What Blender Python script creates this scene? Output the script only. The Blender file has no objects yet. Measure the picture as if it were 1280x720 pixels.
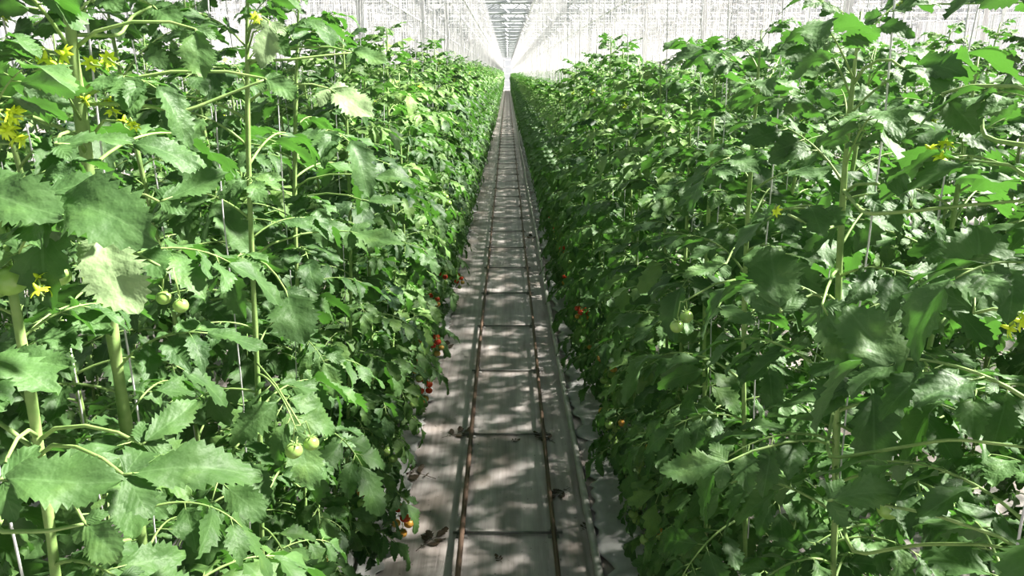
import bpy, math, random
import numpy as np
from mathutils import Matrix, Vector

random.seed(7)
rng = np.random.default_rng(7)
S = bpy.context.scene
COL = S.collection
PI = math.pi

# ------------------------------------------------------------------ camera
F_PX = 924.0
EYE = 2.4
PITCH = math.radians(16.17)
YAW = math.radians(-0.37)
cam_data = bpy.data.cameras.new('camera')
cam = bpy.data.objects.new('camera', cam_data)
COL.objects.link(cam)
cam_data.sensor_width = 36.0
cam_data.lens = 36.0 * F_PX / 1280.0
cam_data.clip_start = 0.05
cam_data.clip_end = 1000
cam.location = (0, 0, EYE)
cam.rotation_euler = (PI / 2 - PITCH, 0, YAW)
S.camera = cam


# ------------------------------------------------------------------ helpers
def norm(v):
    v = np.asarray(v, float)
    n = np.linalg.norm(v)
    return v / n if n > 1e-9 else v


class MB:
    """collects quads, then links them as one mesh"""
    def __init__(s):
        s.V, s.F, s.U, s.M, s.T, s.n = [], [], [], [], [], 0

    def add(s, V, F, uv=None, mat=0, tone=0.5):
        V = np.asarray(V, float)
        F = np.asarray(F, int)
        s.V.append(V)
        s.F.append(F + s.n)
        s.U.append(np.zeros((len(V), 2)) if uv is None else uv)
        s.M.append(np.full(len(F), mat, int))
        s.T.append(np.full(len(V), tone) if np.isscalar(tone) else tone)
        s.n += len(V)

    def arrays(s):
        return (np.concatenate(s.V), np.concatenate(s.F), np.concatenate(s.U),
                np.concatenate(s.M), np.concatenate(s.T))

    def add_arrays(s, A, M4=None, dtone=0.0):
        V, F, U, M, T = A
        if M4 is not None:
            V = V @ M4[:3, :3].T + M4[:3, 3]
        s.V.append(V)
        s.F.append(F + s.n)
        s.U.append(U)
        s.M.append(M)
        s.T.append(T + dtone)
        s.n += len(V)

    def mesh(s, name, mats, smooth=True):
        V, F, U, M, T = s.arrays()
        me = bpy.data.meshes.new(name)
        me.vertices.add(len(V))
        me.vertices.foreach_set('co', V.astype(np.float32).ravel())
        me.loops.add(len(F) * 4)
        me.loops.foreach_set('vertex_index', F.astype(np.int32).ravel())
        me.polygons.add(len(F))
        me.polygons.foreach_set('loop_start', np.arange(0, len(F) * 4, 4, dtype=np.int32))
        me.polygons.foreach_set('loop_total', np.full(len(F), 4, dtype=np.int32))
        me.polygons.foreach_set('material_index', M.astype(np.int32))
        me.polygons.foreach_set('use_smooth', np.full(len(F), smooth, dtype=bool))
        for m in mats:
            me.materials.append(m)
        uvl = me.uv_layers.new(name='UVMap')
        uvl.data.foreach_set('uv', U[F.ravel()].astype(np.float32).ravel())
        at = me.attributes.new('tone', 'FLOAT', 'POINT')
        at.data.foreach_set('value', T.astype(np.float32))
        me.update(calc_edges=True)
        return me

    def build(s, name, mats, parent=None, smooth=True, loc=None):
        o = bpy.data.objects.new(name, s.mesh(name, mats, smooth))
        COL.objects.link(o)
        if parent is not None:
            o.parent = parent
        if loc is not None:
            o.location = loc
        return o


def tag(o, label=None, cat=None, group=None, kind=None):
    if label: o['label'] = label
    if cat: o['category'] = cat
    if group: o['group'] = group
    if kind: o['kind'] = kind
    return o


def empty(name, loc, rz=0.0):
    o = bpy.data.objects.new(name, None)
    COL.objects.link(o)
    o.location = loc
    o.rotation_euler = (0, 0, rz)
    o.empty_display_size = 0.1
    return o


def copy_tree(o, parent=None):
    c = o.copy()
    COL.objects.link(c)
    c.parent = parent
    for ch in list(o.children):
        copy_tree(ch, c)
    return c


def tube(mb, P, R, n=6, mat=0, tone=0.5, cap=True):
    P = np.asarray(P, float)
    k = len(P)
    R = np.full(k, R) if np.isscalar(R) else np.asarray(R, float)
    if cap:
        P = np.vstack([P[:1], P, P[-1:]])
        R = np.concatenate([[R[0] * .05], R, [R[-1] * .05]])
        k += 2
    T = np.gradient(P, axis=0)
    if cap:
        T[0], T[-1] = T[1], T[-2]
    V, U = [], []
    ref = np.array([0, 0, 1.0]) if abs(norm(T[k // 2])[2]) < .9 else np.array([1.0, 0, 0])
    for i in range(k):
        t = norm(T[i])
        a = norm(np.cross(ref, t))
        b = np.cross(t, a)
        for j in range(n):
            an = 2 * PI * j / n
            V.append(P[i] + R[i] * (math.cos(an) * a + math.sin(an) * b))
            U.append((j / n, i / k))
    Fq = []
    for i in range(k - 1):
        for j in range(n):
            j2 = (j + 1) % n
            Fq.append((i * n + j, i * n + j2, (i + 1) * n + j2, (i + 1) * n + j))
    mb.add(V, Fq, np.array(U), mat, tone)


def box(mb, x0, x1, y0, y1, z0, z1, mat=0):
    V = [(x, y, z) for x in (x0, x1) for y in (y0, y1) for z in (z0, z1)]
    Fq = [(0, 1, 3, 2), (4, 6, 7, 5), (0, 4, 5, 1), (2, 3, 7, 6), (0, 2, 6, 4), (1, 5, 7, 3)]
    mb.add(V, Fq, None, mat)


def bar(mb, a, b, w, mat=0):
    """square bar between two points"""
    tube(mb, [a, b], w * .7071, 4, mat)


def ball(mb, c, r, sz=1.0, n=14, m=9, mat=0, dent=0.0, sq=1.0):
    V, U = [], []
    for i in range(m + 1):
        ph = PI * (0.01 + .98 * i / m)
        for j in range(n):
            an = 2 * PI * j / n
            rr = r * math.sin(ph) * (1 + .02 * math.cos(5 * an))
            z = r * sz * math.cos(ph)
            z -= dent * r * math.exp(-(math.sin(ph) / .35) ** 2) * (1 if math.cos(ph) > 0 else -.3)
            V.append((c[0] + rr * math.cos(an), c[1] + rr * math.sin(an), c[2] + z))
            U.append((j / n, i / m))
    Fq = [(i * n + j, (i + 1) * n + j, (i + 1) * n + (j + 1) % n, i * n + (j + 1) % n) for i in range(m) for j in range(n)]
    mb.add(V, Fq, np.array(U), mat)


# ------------------------------------------------------------------ materials
def new_mat(name):
    m = bpy.data.materials.new(name)
    m.use_nodes = True
    nt = m.node_tree
    for n in list(nt.nodes):
        nt.nodes.remove(n)
    return m, nt, nt.nodes, nt.links


def ramp(nodes, stops):
    r = nodes.new('ShaderNodeValToRGB')
    el = r.color_ramp.elements
    while len(el) < len(stops):
        el.new(0.5)
    for e, (p, c) in zip(el, stops):
        e.position = p
        e.color = (*c, 1)
    return r


def math_n(nodes, links, op, a, b=None, c=None):
    n = nodes.new('ShaderNodeMath')
    n.operation = op
    for i, v in enumerate((a, b, c)):
        if v is None: continue
        if isinstance(v, (int, float)): n.inputs[i].default_value = v
        else: links.new(v, n.inputs[i])
    return n.outputs[0]


def simple_mat(name, c1, c2, scale=8.0, rough=.5, spec=.4, metal=0.0, bump=.1, stretch=(1, 1, 1)):
    m, nt, N, L = new_mat(name)
    out = N.new('ShaderNodeOutputMaterial')
    p = N.new('ShaderNodeBsdfPrincipled')
    tc = N.new('ShaderNodeTexCoord')
    mp = N.new('ShaderNodeMapping')
    mp.inputs['Scale'].default_value = stretch
    L.new(tc.outputs['Object'], mp.inputs['Vector'])
    nz = N.new('ShaderNodeTexNoise')
    nz.inputs['Scale'].default_value = scale
    nz.inputs['Detail'].default_value = 5
    L.new(mp.outputs[0], nz.inputs['Vector'])
    r = ramp(N, [(.3, c1), (.7, c2)])
    L.new(nz.outputs['Fac'], r.inputs['Fac'])
    L.new(r.outputs['Color'], p.inputs['Base Color'])
    p.inputs['Roughness'].default_value = rough
    p.inputs['Metallic'].default_value = metal
    p.inputs['Specular IOR Level'].default_value = spec
    b = N.new('ShaderNodeBump')
    b.inputs['Strength'].default_value = bump
    b.inputs['Distance'].default_value = .01
    L.new(nz.outputs['Fac'], b.inputs['Height'])
    L.new(b.outputs[0], p.inputs['Normal'])
    L.new(p.outputs[0], out.inputs[0])
    return m


def leaf_mat(name, dark, lite, young, trans, back):
    m, nt, N, L = new_mat(name)
    out = N.new('ShaderNodeOutputMaterial')
    p = N.new('ShaderNodeBsdfPrincipled')
    at = N.new('ShaderNodeAttribute')
    at.attribute_name = 'tone'
    oi = N.new('ShaderNodeObjectInfo')
    tc = N.new('ShaderNodeTexCoord')
    nz = N.new('ShaderNodeTexNoise')
    nz.inputs['Scale'].default_value = 22
    nz.inputs['Detail'].default_value = 4
    L.new(tc.outputs['Object'], nz.inputs['Vector'])
    t1 = math_n(N, L, 'MULTIPLY_ADD', oi.outputs['Random'], .16, -.08)
    t2 = math_n(N, L, 'MULTIPLY_ADD', nz.outputs['Fac'], .5, -.25)
    t = math_n(N, L, 'ADD', math_n(N, L, 'ADD', at.outputs['Fac'], t1), t2)
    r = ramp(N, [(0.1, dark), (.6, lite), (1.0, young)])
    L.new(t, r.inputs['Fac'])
    # veins from the leaflet's own coordinates
    sx = N.new('ShaderNodeSeparateXYZ')
    L.new(tc.outputs['UV'], sx.inputs[0])
    au = math_n(N, L, 'ABSOLUTE', math_n(N, L, 'MULTIPLY_ADD', sx.outputs[0], 2.0, -1.0))
    v = math_n(N, L, 'MULTIPLY_ADD', sx.outputs[1], 6.0, math_n(N, L, 'MULTIPLY', au, -1.9))
    fr = math_n(N, L, 'ABSOLUTE', math_n(N, L, 'SUBTRACT', math_n(N, L, 'FRACT', v), .5))
    lat = math_n(N, L, 'LESS_THAN', fr, .055)
    mid = math_n(N, L, 'LESS_THAN', au, .05)
    vein = math_n(N, L, 'MAXIMUM', mid, math_n(N, L, 'MULTIPLY', lat, .3))
    mx = N.new('ShaderNodeMixRGB')
    mx.inputs[2].default_value = (*[min(1, c * 1.35 + .03) for c in lite], 1)
    L.new(math_n(N, L, 'MULTIPLY', vein, .38), mx.inputs[0])
    L.new(r.outputs['Color'], mx.inputs[1])
    geo = N.new('ShaderNodeNewGeometry')
    mb_ = N.new('ShaderNodeMixRGB')
    L.new(math_n(N, L, 'MULTIPLY', geo.outputs['Backfacing'], .6), mb_.inputs[0])
    L.new(mx.outputs[0], mb_.inputs[1])
    mb_.inputs[2].default_value = (*back, 1)
    L.new(mb_.outputs[0], p.inputs['Base Color'])
    p.inputs['Roughness'].default_value = .56
    p.inputs['Specular IOR Level'].default_value = .36
    hgt = math_n(N, L, 'ADD', math_n(N, L, 'MULTIPLY', fr, .15), math_n(N, L, 'MULTIPLY', nz.outputs['Fac'], 2.0))
    b = N.new('ShaderNodeBump')
    b.inputs['Strength'].default_value = .7
    b.inputs['Distance'].default_value = .006
    L.new(hgt, b.inputs['Height'])
    L.new(b.outputs[0], p.inputs['Normal'])
    tr = N.new('ShaderNodeBsdfTranslucent')
    mt = N.new('ShaderNodeMixRGB')
    mt.blend_type = 'MULTIPLY'
    mt.inputs[0].default_value = .55
    mt.inputs[1].default_value = (*trans, 1)
    L.new(r.outputs['Color'], mt.inputs[2])
    mt.inputs[0].default_value = .0
    L.new(mt.outputs[0], tr.inputs[0])
    ms = N.new('ShaderNodeMixShader')
    ms.inputs[0].default_value = .27
    L.new(p.outputs[0], ms.inputs[1])
    L.new(tr.outputs[0], ms.inputs[2])
    L.new(ms.outputs[0], out.inputs[0])
    return m


LEAF = leaf_mat('leaf_green', (.012, .038, .016), (.074, .152, .043), (.20, .33, .080), (.09, .27, .03), (.10, .165, .08))  # dark end lowered for row shade, light end raised for sunlit left row
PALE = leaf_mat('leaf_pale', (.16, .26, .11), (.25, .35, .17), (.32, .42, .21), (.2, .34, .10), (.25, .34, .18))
DRY = leaf_mat('leaf_dry', (.03, .022, .015), (.07, .05, .03), (.10, .07, .04), (.08, .05, .02), (.07, .05, .03))
STEM = simple_mat('stem_green', (.15, .26, .07), (.27, .38, .13), 30, .55, .3, 0, .2)
TWINE = simple_mat('white_twine', (.56, .545, .56), (.68, .665, .68), 60, .6, .3, 0, .1)
YEL = simple_mat('petal_yellow', (.52, .66, .02), (.62, .80, .06), 40, .5, .3, 0, .1)
TGREEN = simple_mat('tomato_green', (.20, .36, .07), (.34, .48, .14), 12, .25, .5, 0, .02)
TORAN = simple_mat('tomato_turning', (.62, .25, .04), (.50, .38, .08), 12, .25, .5, 0, .02)
TRED = simple_mat('tomato_red', (.52, .03, .015), (.62, .07, .02), 12, .22, .5, 0, .02)
WPAINT = simple_mat('white_painted_steel', (.64, .64, .65), (.74, .74, .75), 6, .35, .5, 0, .02)
ALU = simple_mat('grey_aluminium', (.42, .44, .46), (.55, .57, .59), 6, .4, .5, .4, .02)
RUST = simple_mat('rusty_pipe', (.075, .045, .032), (.16, .10, .07), 18, .5, .5, .2, .2, (1, .3, 1))
GALV = simple_mat('dull_steel', (.16, .15, .145), (.26, .25, .24), 20, .5, .5, .3, .2)
FILM = simple_mat('white_film', (.26, .255, .25), (.38, .375, .37), 9, .35, .5, 0, .3)
PVC = simple_mat('pale_pipe', (.28, .27, .25), (.42, .41, .38), 12, .35, .5, 0, .05)


def glass_mat():
    m, nt, N, L = new_mat('horticultural_glass')
    out = N.new('ShaderNodeOutputMaterial')
    t = N.new('ShaderNodeBsdfTransparent')
    t.inputs[0].default_value = (.95, .97, .97, 1)
    d = N.new('ShaderNodeBsdfTranslucent')
    d.inputs[0].default_value = (.9, .92, .93, 1)
    g = N.new('ShaderNodeBsdfGlossy')
    g.inputs['Roughness'].default_value = .08
    a = N.new('ShaderNodeMixShader'); a.inputs[0].default_value = .015
    L.new(t.outputs[0], a.inputs[1]); L.new(d.outputs[0], a.inputs[2])
    b = N.new('ShaderNodeMixShader'); b.inputs[0].default_value = .06
    L.new(a.outputs[0], b.inputs[1]); L.new(g.outputs[0], b.inputs[2])
    L.new(b.outputs[0], out.inputs[0])
    return m


def floor_mat():
    m, nt, N, L = new_mat('woven_ground_cloth')
    out = N.new('ShaderNodeOutputMaterial')
    p = N.new('ShaderNodeBsdfPrincipled')
    tc = N.new('ShaderNodeTexCoord')
    def noise(sc, stretch, det=4):
        mp = N.new('ShaderNodeMapping'); mp.inputs['Scale'].default_value = stretch
        L.new(tc.outputs['Object'], mp.inputs['Vector'])
        n = N.new('ShaderNodeTexNoise'); n.inputs['Scale'].default_value = sc; n.inputs['Detail'].default_value = det
        L.new(mp.outputs[0], n.inputs['Vector'])
        return n.outputs['Fac']
    streak = noise(26, (1, .05, 1))
    dirt = noise(3.2, (1, .6, 1), 8)
    speck = noise(38, (1, .7, 1), 3)
    r = ramp(N, [(.32, (.29, .258, .25)), (.62, (.43, .39, .38))])  # base raised and pinkened for warm sun patches and against green bounce light
    L.new(streak, r.inputs['Fac'])
    r2 = ramp(N, [(.36, (.62, .56, .50)), (.58, (1, 1, 1))])
    L.new(dirt, r2.inputs['Fac'])
    r3 = ramp(N, [(.27, (.25, .22, .2)), (.33, (1, 1, 1))])
    L.new(speck, r3.inputs['Fac'])
    a = N.new('ShaderNodeMixRGB'); a.blend_type = 'MULTIPLY'; a.inputs[0].default_value = .8
    L.new(r.outputs[0], a.inputs[1]); L.new(r2.outputs[0], a.inputs[2])
    b = N.new('ShaderNodeMixRGB'); b.blend_type = 'MULTIPLY'; b.inputs[0].default_value = .7
    L.new(a.outputs[0], b.inputs[1]); L.new(r3.outputs[0], b.inputs[2])
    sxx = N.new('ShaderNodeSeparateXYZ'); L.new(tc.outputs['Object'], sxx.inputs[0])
    band = math_n(N, L, 'MULTIPLY', math_n(N, L, 'ABSOLUTE', sxx.outputs[0]), 9.0)  # lengthwise shadow down the path centre, painted into the cloth colour
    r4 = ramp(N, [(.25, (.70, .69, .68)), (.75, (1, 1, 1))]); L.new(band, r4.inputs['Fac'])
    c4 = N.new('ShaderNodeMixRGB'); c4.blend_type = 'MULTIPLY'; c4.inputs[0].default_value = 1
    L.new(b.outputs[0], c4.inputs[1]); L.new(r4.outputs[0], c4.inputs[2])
    L.new(c4.outputs[0], p.inputs['Base Color'])
    p.inputs['Roughness'].default_value = .42
    p.inputs['Specular IOR Level'].default_value = .45
    bm_ = N.new('ShaderNodeBump'); bm_.inputs['Strength'].default_value = .5; bm_.inputs['Distance'].default_value = .012
    L.new(streak, bm_.inputs['Height'])
    L.new(bm_.outputs[0], p.inputs['Normal'])
    L.new(p.outputs[0], out.inputs[0])
    return m


GLASS = glass_mat()
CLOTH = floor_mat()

# ------------------------------------------------------------------ greenhouse shell
Y0, Y1 = -6.0, 118.0
XW = 22.4
mb = MB()
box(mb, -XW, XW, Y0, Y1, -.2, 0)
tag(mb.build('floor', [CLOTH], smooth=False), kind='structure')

GUT_H, RIDGE_H = 5.35, 6.15
gut_x = [-2.4 + 4 * k for k in range(-5, 7)]          # gutter lines
gut_x = [x for x in gut_x if -XW - .1 <= x <= XW]
roof = MB(); ra = MB()
for x in gut_x[:-1]:
    xr, xe = x + 2, x + 4
    for (xa, za, xb, zb) in ((x, GUT_H, xr, RIDGE_H), (xr, RIDGE_H, xe, GUT_H)):
        roof.add([(xa, Y0, za), (xb, Y0, zb), (xb, Y1, zb), (xa, Y1, za)], [(0, 1, 2, 3)], None, 0)
tag(roof.build('ceiling_glass', [GLASS], smooth=False), kind='structure')
for i, x in enumerate(gut_x):
    g = MB()
    box(g, x - .09, x + .09, Y0, Y1, GUT_H - .14, GUT_H)
    o = g.build('roof_gutter', [WPAINT], smooth=False)
    tag(o, kind='structure')
for x in gut_x[:-1]:
    g = MB()
    box(g, x + 2 - .03, x + 2 + .03, Y0, Y1, RIDGE_H - .04, RIDGE_H + .03)
    tag(g.build('roof_ridge', [ALU], smooth=False), kind='structure')
    g = MB()
    yb = Y0
    while yb < Y1:
        bar(g, (x, yb, GUT_H - .01), (x + 2, yb, RIDGE_H - .02), .035)
        bar(g, (x + 2, yb, RIDGE_H - .02), (x + 4, yb, GUT_H - .01), .035)
        yb += 1.16
    tag(g.build('roof_glazing_bars', [ALU], smooth=False), kind='structure')

# lattice trusses across the house
truss_me = None
TR = MB()
xa, xb = gut_x[0], gut_x[-1]
bar(TR, (xa, 0, 4.72), (xb, 0, 4.72), .06)
bar(TR, (xa, 0, 5.14), (xb, 0, 5.14), .06)
k = 0
x = xa
while x < xb - .4:
    bar(TR, (x, 0, 4.72 if k % 2 else 5.14), (x + .5, 0, 5.14 if k % 2 else 4.72), .025)
    x += .5
    k += 1
box(TR, xa, xb, .06, .30, 4.78, 4.90)
truss_me = TR.mesh('roof_truss', [ALU], smooth=False)
y = 3.6
while y < Y1:
    o = bpy.data.objects.new('roof_truss', truss_me); COL.objects.link(o)
    o.location = (0, y, 0)
    tag(o, kind='structure')
    y += 4.65
# columns with a flange foot
cm = MB()
box(cm, -.06, .06, -.04, .04, 0, GUT_H - .14)
box(cm, -.12, .12, -.12, .12, 0, .03)
box(cm, -.09, .09, -.06, .06, 4.6, 4.7)
col_me = cm.mesh('column', [WPAINT], smooth=False)
for cx in (-18.4, -10.4, -2.4, 5.6, 13.6, 21.6):
    y = 3.6 + 9.3
    while y < Y1:
        o = bpy.data.objects.new('column', col_me); COL.objects.link(o)
        o.location = (cx, y, 0)
        tag(o, kind='structure')
        y += 9.3
# end and side walls: glass with white mullions
def glass_wall(name, along_x, fixed, a0, a1):
    w = MB()
    if along_x:
        w.add([(a0, fixed, 0), (a1, fixed, 0), (a1, fixed, GUT_H + .8), (a0, fixed, GUT_H + .8)], [(0, 1, 2, 3)])
    else:
        w.add([(fixed, a0, 0), (fixed, a1, 0), (fixed, a1, GUT_H), (fixed, a0, GUT_H)], [(0, 1, 2, 3)])
    tag(w.build(name, [GLASS], smooth=False), kind='structure')
    f = MB()
    a = a0
    while a <= a1:
        p0 = (a, fixed - .05, 0) if along_x else (fixed, a, 0)
        p1 = (a, fixed - .05, GUT_H) if along_x else (fixed, a, GUT_H)
        bar(f, p0, p1, .05)
        a += 2.0
    for h in (.4, 1.4, 2.4, 3.4, 4.4):
        p0 = (a0, fixed - .05, h) if along_x else (fixed, a0, h)
        p1 = (a1, fixed - .05, h) if along_x else (fixed, a1, h)
        bar(f, p0, p1, .05)
    tag(f.build('trim_' + name, [WPAINT], smooth=False), kind='structure')
glass_wall('wall_far', True, Y1 - .02, -XW, XW)
glass_wall('wall_left', False, -XW, Y0, Y1)
glass_wall('wall_right', False, XW, Y0, Y1)

# ------------------------------------------------------------------ leaves
def leaflet(L, W, N, cols, g, fold=.25, droop=.25, teeth=.2, wav=.05):
    """an ovate toothed leaflet along +x, blade up +z"""
    t = np.linspace(0, 1, N + 1)
    prof = (t ** .62) * ((1 - t) ** .78)
    prof = prof / prof.max()
    prof[0], prof[-1] = .06, .015
    us = np.linspace(-1, 1, cols)
    V = np.zeros((N + 1, cols, 3)); U = np.zeros((N + 1, cols, 2))
    ph = g.uniform(0, 6.28, 4)
    ja = g.uniform(.35, 1.25, (N + 2, 2))
    for i in range(N + 1):
        for j, u in enumerate(us):
            au = abs(u)
            w = W * prof[i]
            fwd = 0
            lob = 1 + .75 * teeth * math.sin(2 * PI * 3.4 * t[i] + ph[3] + (1.3 if u > 0 else 0)) * (1 - t[i]) * (au > .4)
            w *= lob
            if au > .99 and 0 < i < N and teeth > 0:
                big = ja[i, int(u > 0)]
                w *= (1 + teeth * .7 * big) if i % 2 else (1 - teeth * .9 * big * (1.2 if t[i] < .6 else .8))
                fwd = (.5 * big if i % 2 else -.2) * L / N
            elif 0 < i < N and teeth > 0:
                w *= 1 - .1 * teeth * au
            x = t[i] * L + fwd + .10 * L * au * prof[i] * (1 - t[i])
            yy = u * w
            w0 = W * prof[i]
            z = fold * au * w0 - fold * .55 * au * au * w0
            z += wav * L * au * math.sin(9 * t[i] + ph[0] + (2 if u > 0 else 0)) * .5
            z += .06 * L * math.sin(4 * t[i] + ph[1]) * .5
            z -= droop * L * t[i] ** 2
            yy += .05 * L * math.sin(2.5 * t[i] + ph[2]) * t[i]
            x -= .25 * droop * L * t[i] ** 2
            V[i, j] = (x, yy, z)
            U[i, j] = (u * .5 + .5, t[i])
    idx = np.arange((N + 1) * cols).reshape(N + 1, cols)
    Fq = np.stack([idx[:-1, :-1], idx[1:, :-1], idx[1:, 1:], idx[:-1, 1:]], -1).reshape(-1, 4)
    return V.reshape(-1, 3), Fq, U.reshape(-1, 2)


def compound_leaf(L, g, N=12, cols=5, e0=.5, e1=-.7, small=True, pairs=4, tone=.5, rt=5, leaf_i=0, stem_i=1):
    """tomato leaf from its axil at the origin along +x; returns an MB"""
    mb = MB()
    k = 12
    s = np.linspace(0, 1, k)
    bend = g.uniform(-.25, .25)
    P = [np.zeros(3)]
    T = []
    for i in range(k):
        e = e0 + (e1 - e0) * s[i] ** 1.1
        a = bend * s[i]
        d = np.array([math.cos(e) * math.cos(a), math.cos(e) * math.sin(a), math.sin(e)])
        T.append(d)
        if i < k - 1:
            P.append(P[-1] + d * L / (k - 1) * .78)
    P = np.array(P); T = np.array(T)
    R = .0027 * (L / .3) * (1 - .72 * s) + .0006
    if rt:
        tube(mb, P, R, rt, stem_i, .5)
    def frame(q):
        f = q * (k - 1); i = min(int(f), k - 2); fr = f - i
        p = P[i] * (1 - fr) + P[i + 1] * fr
        tt = norm(T[i] * (1 - fr) + T[i + 1] * fr)
        sd = norm(np.cross([0, 0, 1], tt))
        nn = np.cross(tt, sd)
        return p, tt, sd, nn
    def put(q, side, ln, ang, NN, cc, pet, tw=0.0):
        p, tt, sd, nn = frame(q)
        d = norm(tt * math.cos(ang) + sd * side * math.sin(ang) - np.array([0, 0, 1]) * g.uniform(.0, .35) * (1 if side else .3))
        n0 = norm(nn + .3 * g.normal(size=3) * (1 if side else .5))
        sdl = norm(np.cross(n0, d)); n0 = np.cross(d, sdl)
        V, Fq, U = leaflet(ln, ln * g.uniform(.22, .31), NN, cc, g, g.uniform(.1, .6), g.uniform(.05, .6), .2 if NN > 4 else 0, .10)
        a = p + d * pet
        W = a + V[:, :1] * d + V[:, 1:2] * sdl + V[:, 2:] * n0
        mb.add(W, Fq, U, leaf_i, tone + g.uniform(-.1, .1))
        if rt and pet > .004:
            tube(mb, [p, a, a + d * ln * .12], [R[6] * .7, R[6] * .5, .0006], 4, stem_i, .5)
    qs = {3: (.40, .63, .84), 2: (.5, .8), 4: (.3, .5, .7, .88)}[pairs]
    for i, q in enumerate(qs):
        for side in (-1, 1):
            put(q + g.uniform(-.03, .03), side, L * (.34, .38, .33, .3)[i] * g.uniform(.85, 1.15), g.uniform(.85, 1.25), N, cols, .05 * L)
    put(1.0, 0, L * g.uniform(.42, .52), 0, N, cols, 0)
    if small:
        for q in (.3, .52, .74):
            for side in (-1, 1):
                put(q + g.uniform(-.03, .03), side, L * g.uniform(.07, .13), g.uniform(1.0, 1.4), max(4, N // 3), 3, .01 * L)
    return mb


def rot_z(a):
    c, s_ = math.cos(a), math.sin(a)
    M = np.eye(4); M[0, 0] = c; M[0, 1] = -s_; M[1, 0] = s_; M[1, 1] = c
    return M


g0 = np.random.default_rng(3)
# meshes: near leaves (fine), mid leaves, far leaves
NEARL = []      # (mesh, posture)
POST = [(1.0, .1), (.7, -.5), (.5, -.9), (.25, -1.15)]     # young/erect ... old/hanging
for pi_, (e0, e1) in enumerate(POST):
    for v in range(3):
        a = compound_leaf(.34, g0, 18, 7, e0 + g0.uniform(-.1, .1), e1 + g0.uniform(-.15, .15), True, 3 + v % 2, .5, 6)
        NEARL.append((a.mesh('leaf', [LEAF, STEM]), pi_))
MIDL = [[compound_leaf(.34, g0, 8, 5, e0, e1 + g0.uniform(-.15, .15), True, 3 + q_ % 2, .5, 4).arrays() for q_ in range(5)] for (e0, e1) in POST]
FARL = [[compound_leaf(.36, g0, 3, 3, e0, e1, False, 2, .5, 0).arrays() for _ in range(3)] for (e0, e1) in POST]


def stem_path(h, lean, g, wob=.02, k=26, x_off=0.0):
    z = np.linspace(0, h, k)
    x = lean * z / 2.6 + wob * np.sin(z * 2.3 + g.uniform(0, 6))
    x -= x[0]
    y = wob * np.sin(z * 2.9 + g.uniform(0, 6)); y -= y[0]
    return np.stack([x + x_off, y, z], 1)


def at_h(P, z):
    return np.array([np.interp(z, P[:, 2], P[:, 0]), np.interp(z, P[:, 2], P[:, 1]), z])


def leaf_plan(h, g, step=.085, z0=.12, dense=1.0):
    """heights, azimuths, posture, scale of every leaf of one plant"""
    out = []
    z = z0
    az = g.uniform(0, 6.28)
    while z < h - .02:
        q = z / h
        post = 3 if z < .7 else (2 if q < .62 else (1 if q < .88 else 0))
        sc = np.interp(z, [0, .5, 1.1, h - .5, h - .12, h], [.72, .88, 1.0, .92, .56, .3]) * g.uniform(.65, 1.18)
        out.append((z, az, post, sc, g.uniform(-.22, .22)))
        az += 2.4 + g.uniform(-.4, .4)
        z += step * g.uniform(.75, 1.25) / dense * (1.0 if z < h - .4 else .6)
    return out


def leaf_M(P, z, az, sc, roll, g):
    M = rot_z(az)
    cr, sr = math.cos(roll), math.sin(roll)
    Rx = np.eye(4); Rx[1, 1] = cr; Rx[1, 2] = -sr; Rx[2, 1] = sr; Rx[2, 2] = cr
    M = M @ Rx
    M[:3, :3] *= sc
    M[:3, 3] = at_h(P, z)
    return M


# ------------------------------------------------------------------ flowers and fruit
def flower_mesh():
    mb = MB()
    g = np.random.default_rng(11)
    for k in range(7):
        a = k * 2 * PI / 7
        d = np.array([math.cos(a), math.sin(a), .15]); sd = np.array([-math.sin(a), math.cos(a), 0])
        t = np.linspace(0, 1, 5)
        V = []
        for q in t:
            w = .0032 * math.sin(PI * min(1, q * .85 + .15)) + .0004
            c = d * .0155 * q + np.array([0, 0, -.007 * q * q])
            V += [c - sd * w, c + np.array([0, 0, .0008]), c + sd * w]
        Fq = [(3 * i + j, 3 * (i + 1) + j, 3 * (i + 1) + j + 1, 3 * i + j + 1) for i in range(4) for j in range(2)]
        mb.add(V, Fq, None, 0)
    tube(mb, [(0, 0, -.002), (0, 0, .006), (0, 0, .012)], [.0035, .003, .001], 8, 0)
    tube(mb, [(0, 0, -.003), (-.006, 0, -.012), (-.018, 0, -.016)], [.003, .0012, .001], 5, 1)
    return mb.mesh('flower', [YEL, STEM])


def tomato_mesh(mat):
    mb = MB()
    ball(mb, (0, 0, 0), .024, .93, 18, 12, 0, .12)
    for k in range(5):
        a = k * 2 * PI / 5
        V = []
        for q in np.linspace(0, 1, 4):
            r = .004 + .016 * q
            w = .0032 * (1 - q) + .0005
            z = .0205 + .004 * math.sin(q * 2.6)
            V += [(r * math.cos(a) - w * math.sin(a), r * math.sin(a) + w * math.cos(a), z), (r * math.cos(a) + w * math.sin(a), r * math.sin(a) - w * math.cos(a), z)]
        mb.add(V, [(2 * i, 2 * i + 1, 2 * i + 3, 2 * i + 2) for i in range(3)], None, 1)
    tube(mb, [(0, 0, .018), (.002, 0, .030), (.008, 0, .040)], [.0018, .0016, .0016], 6, 1)
    return mb.mesh('tomato', [mat, STEM])


FLOWER = flower_mesh()
TOM = {'g': tomato_mesh(TGREEN), 'o': tomato_mesh(TORAN), 'r': tomato_mesh(TRED)}


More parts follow.
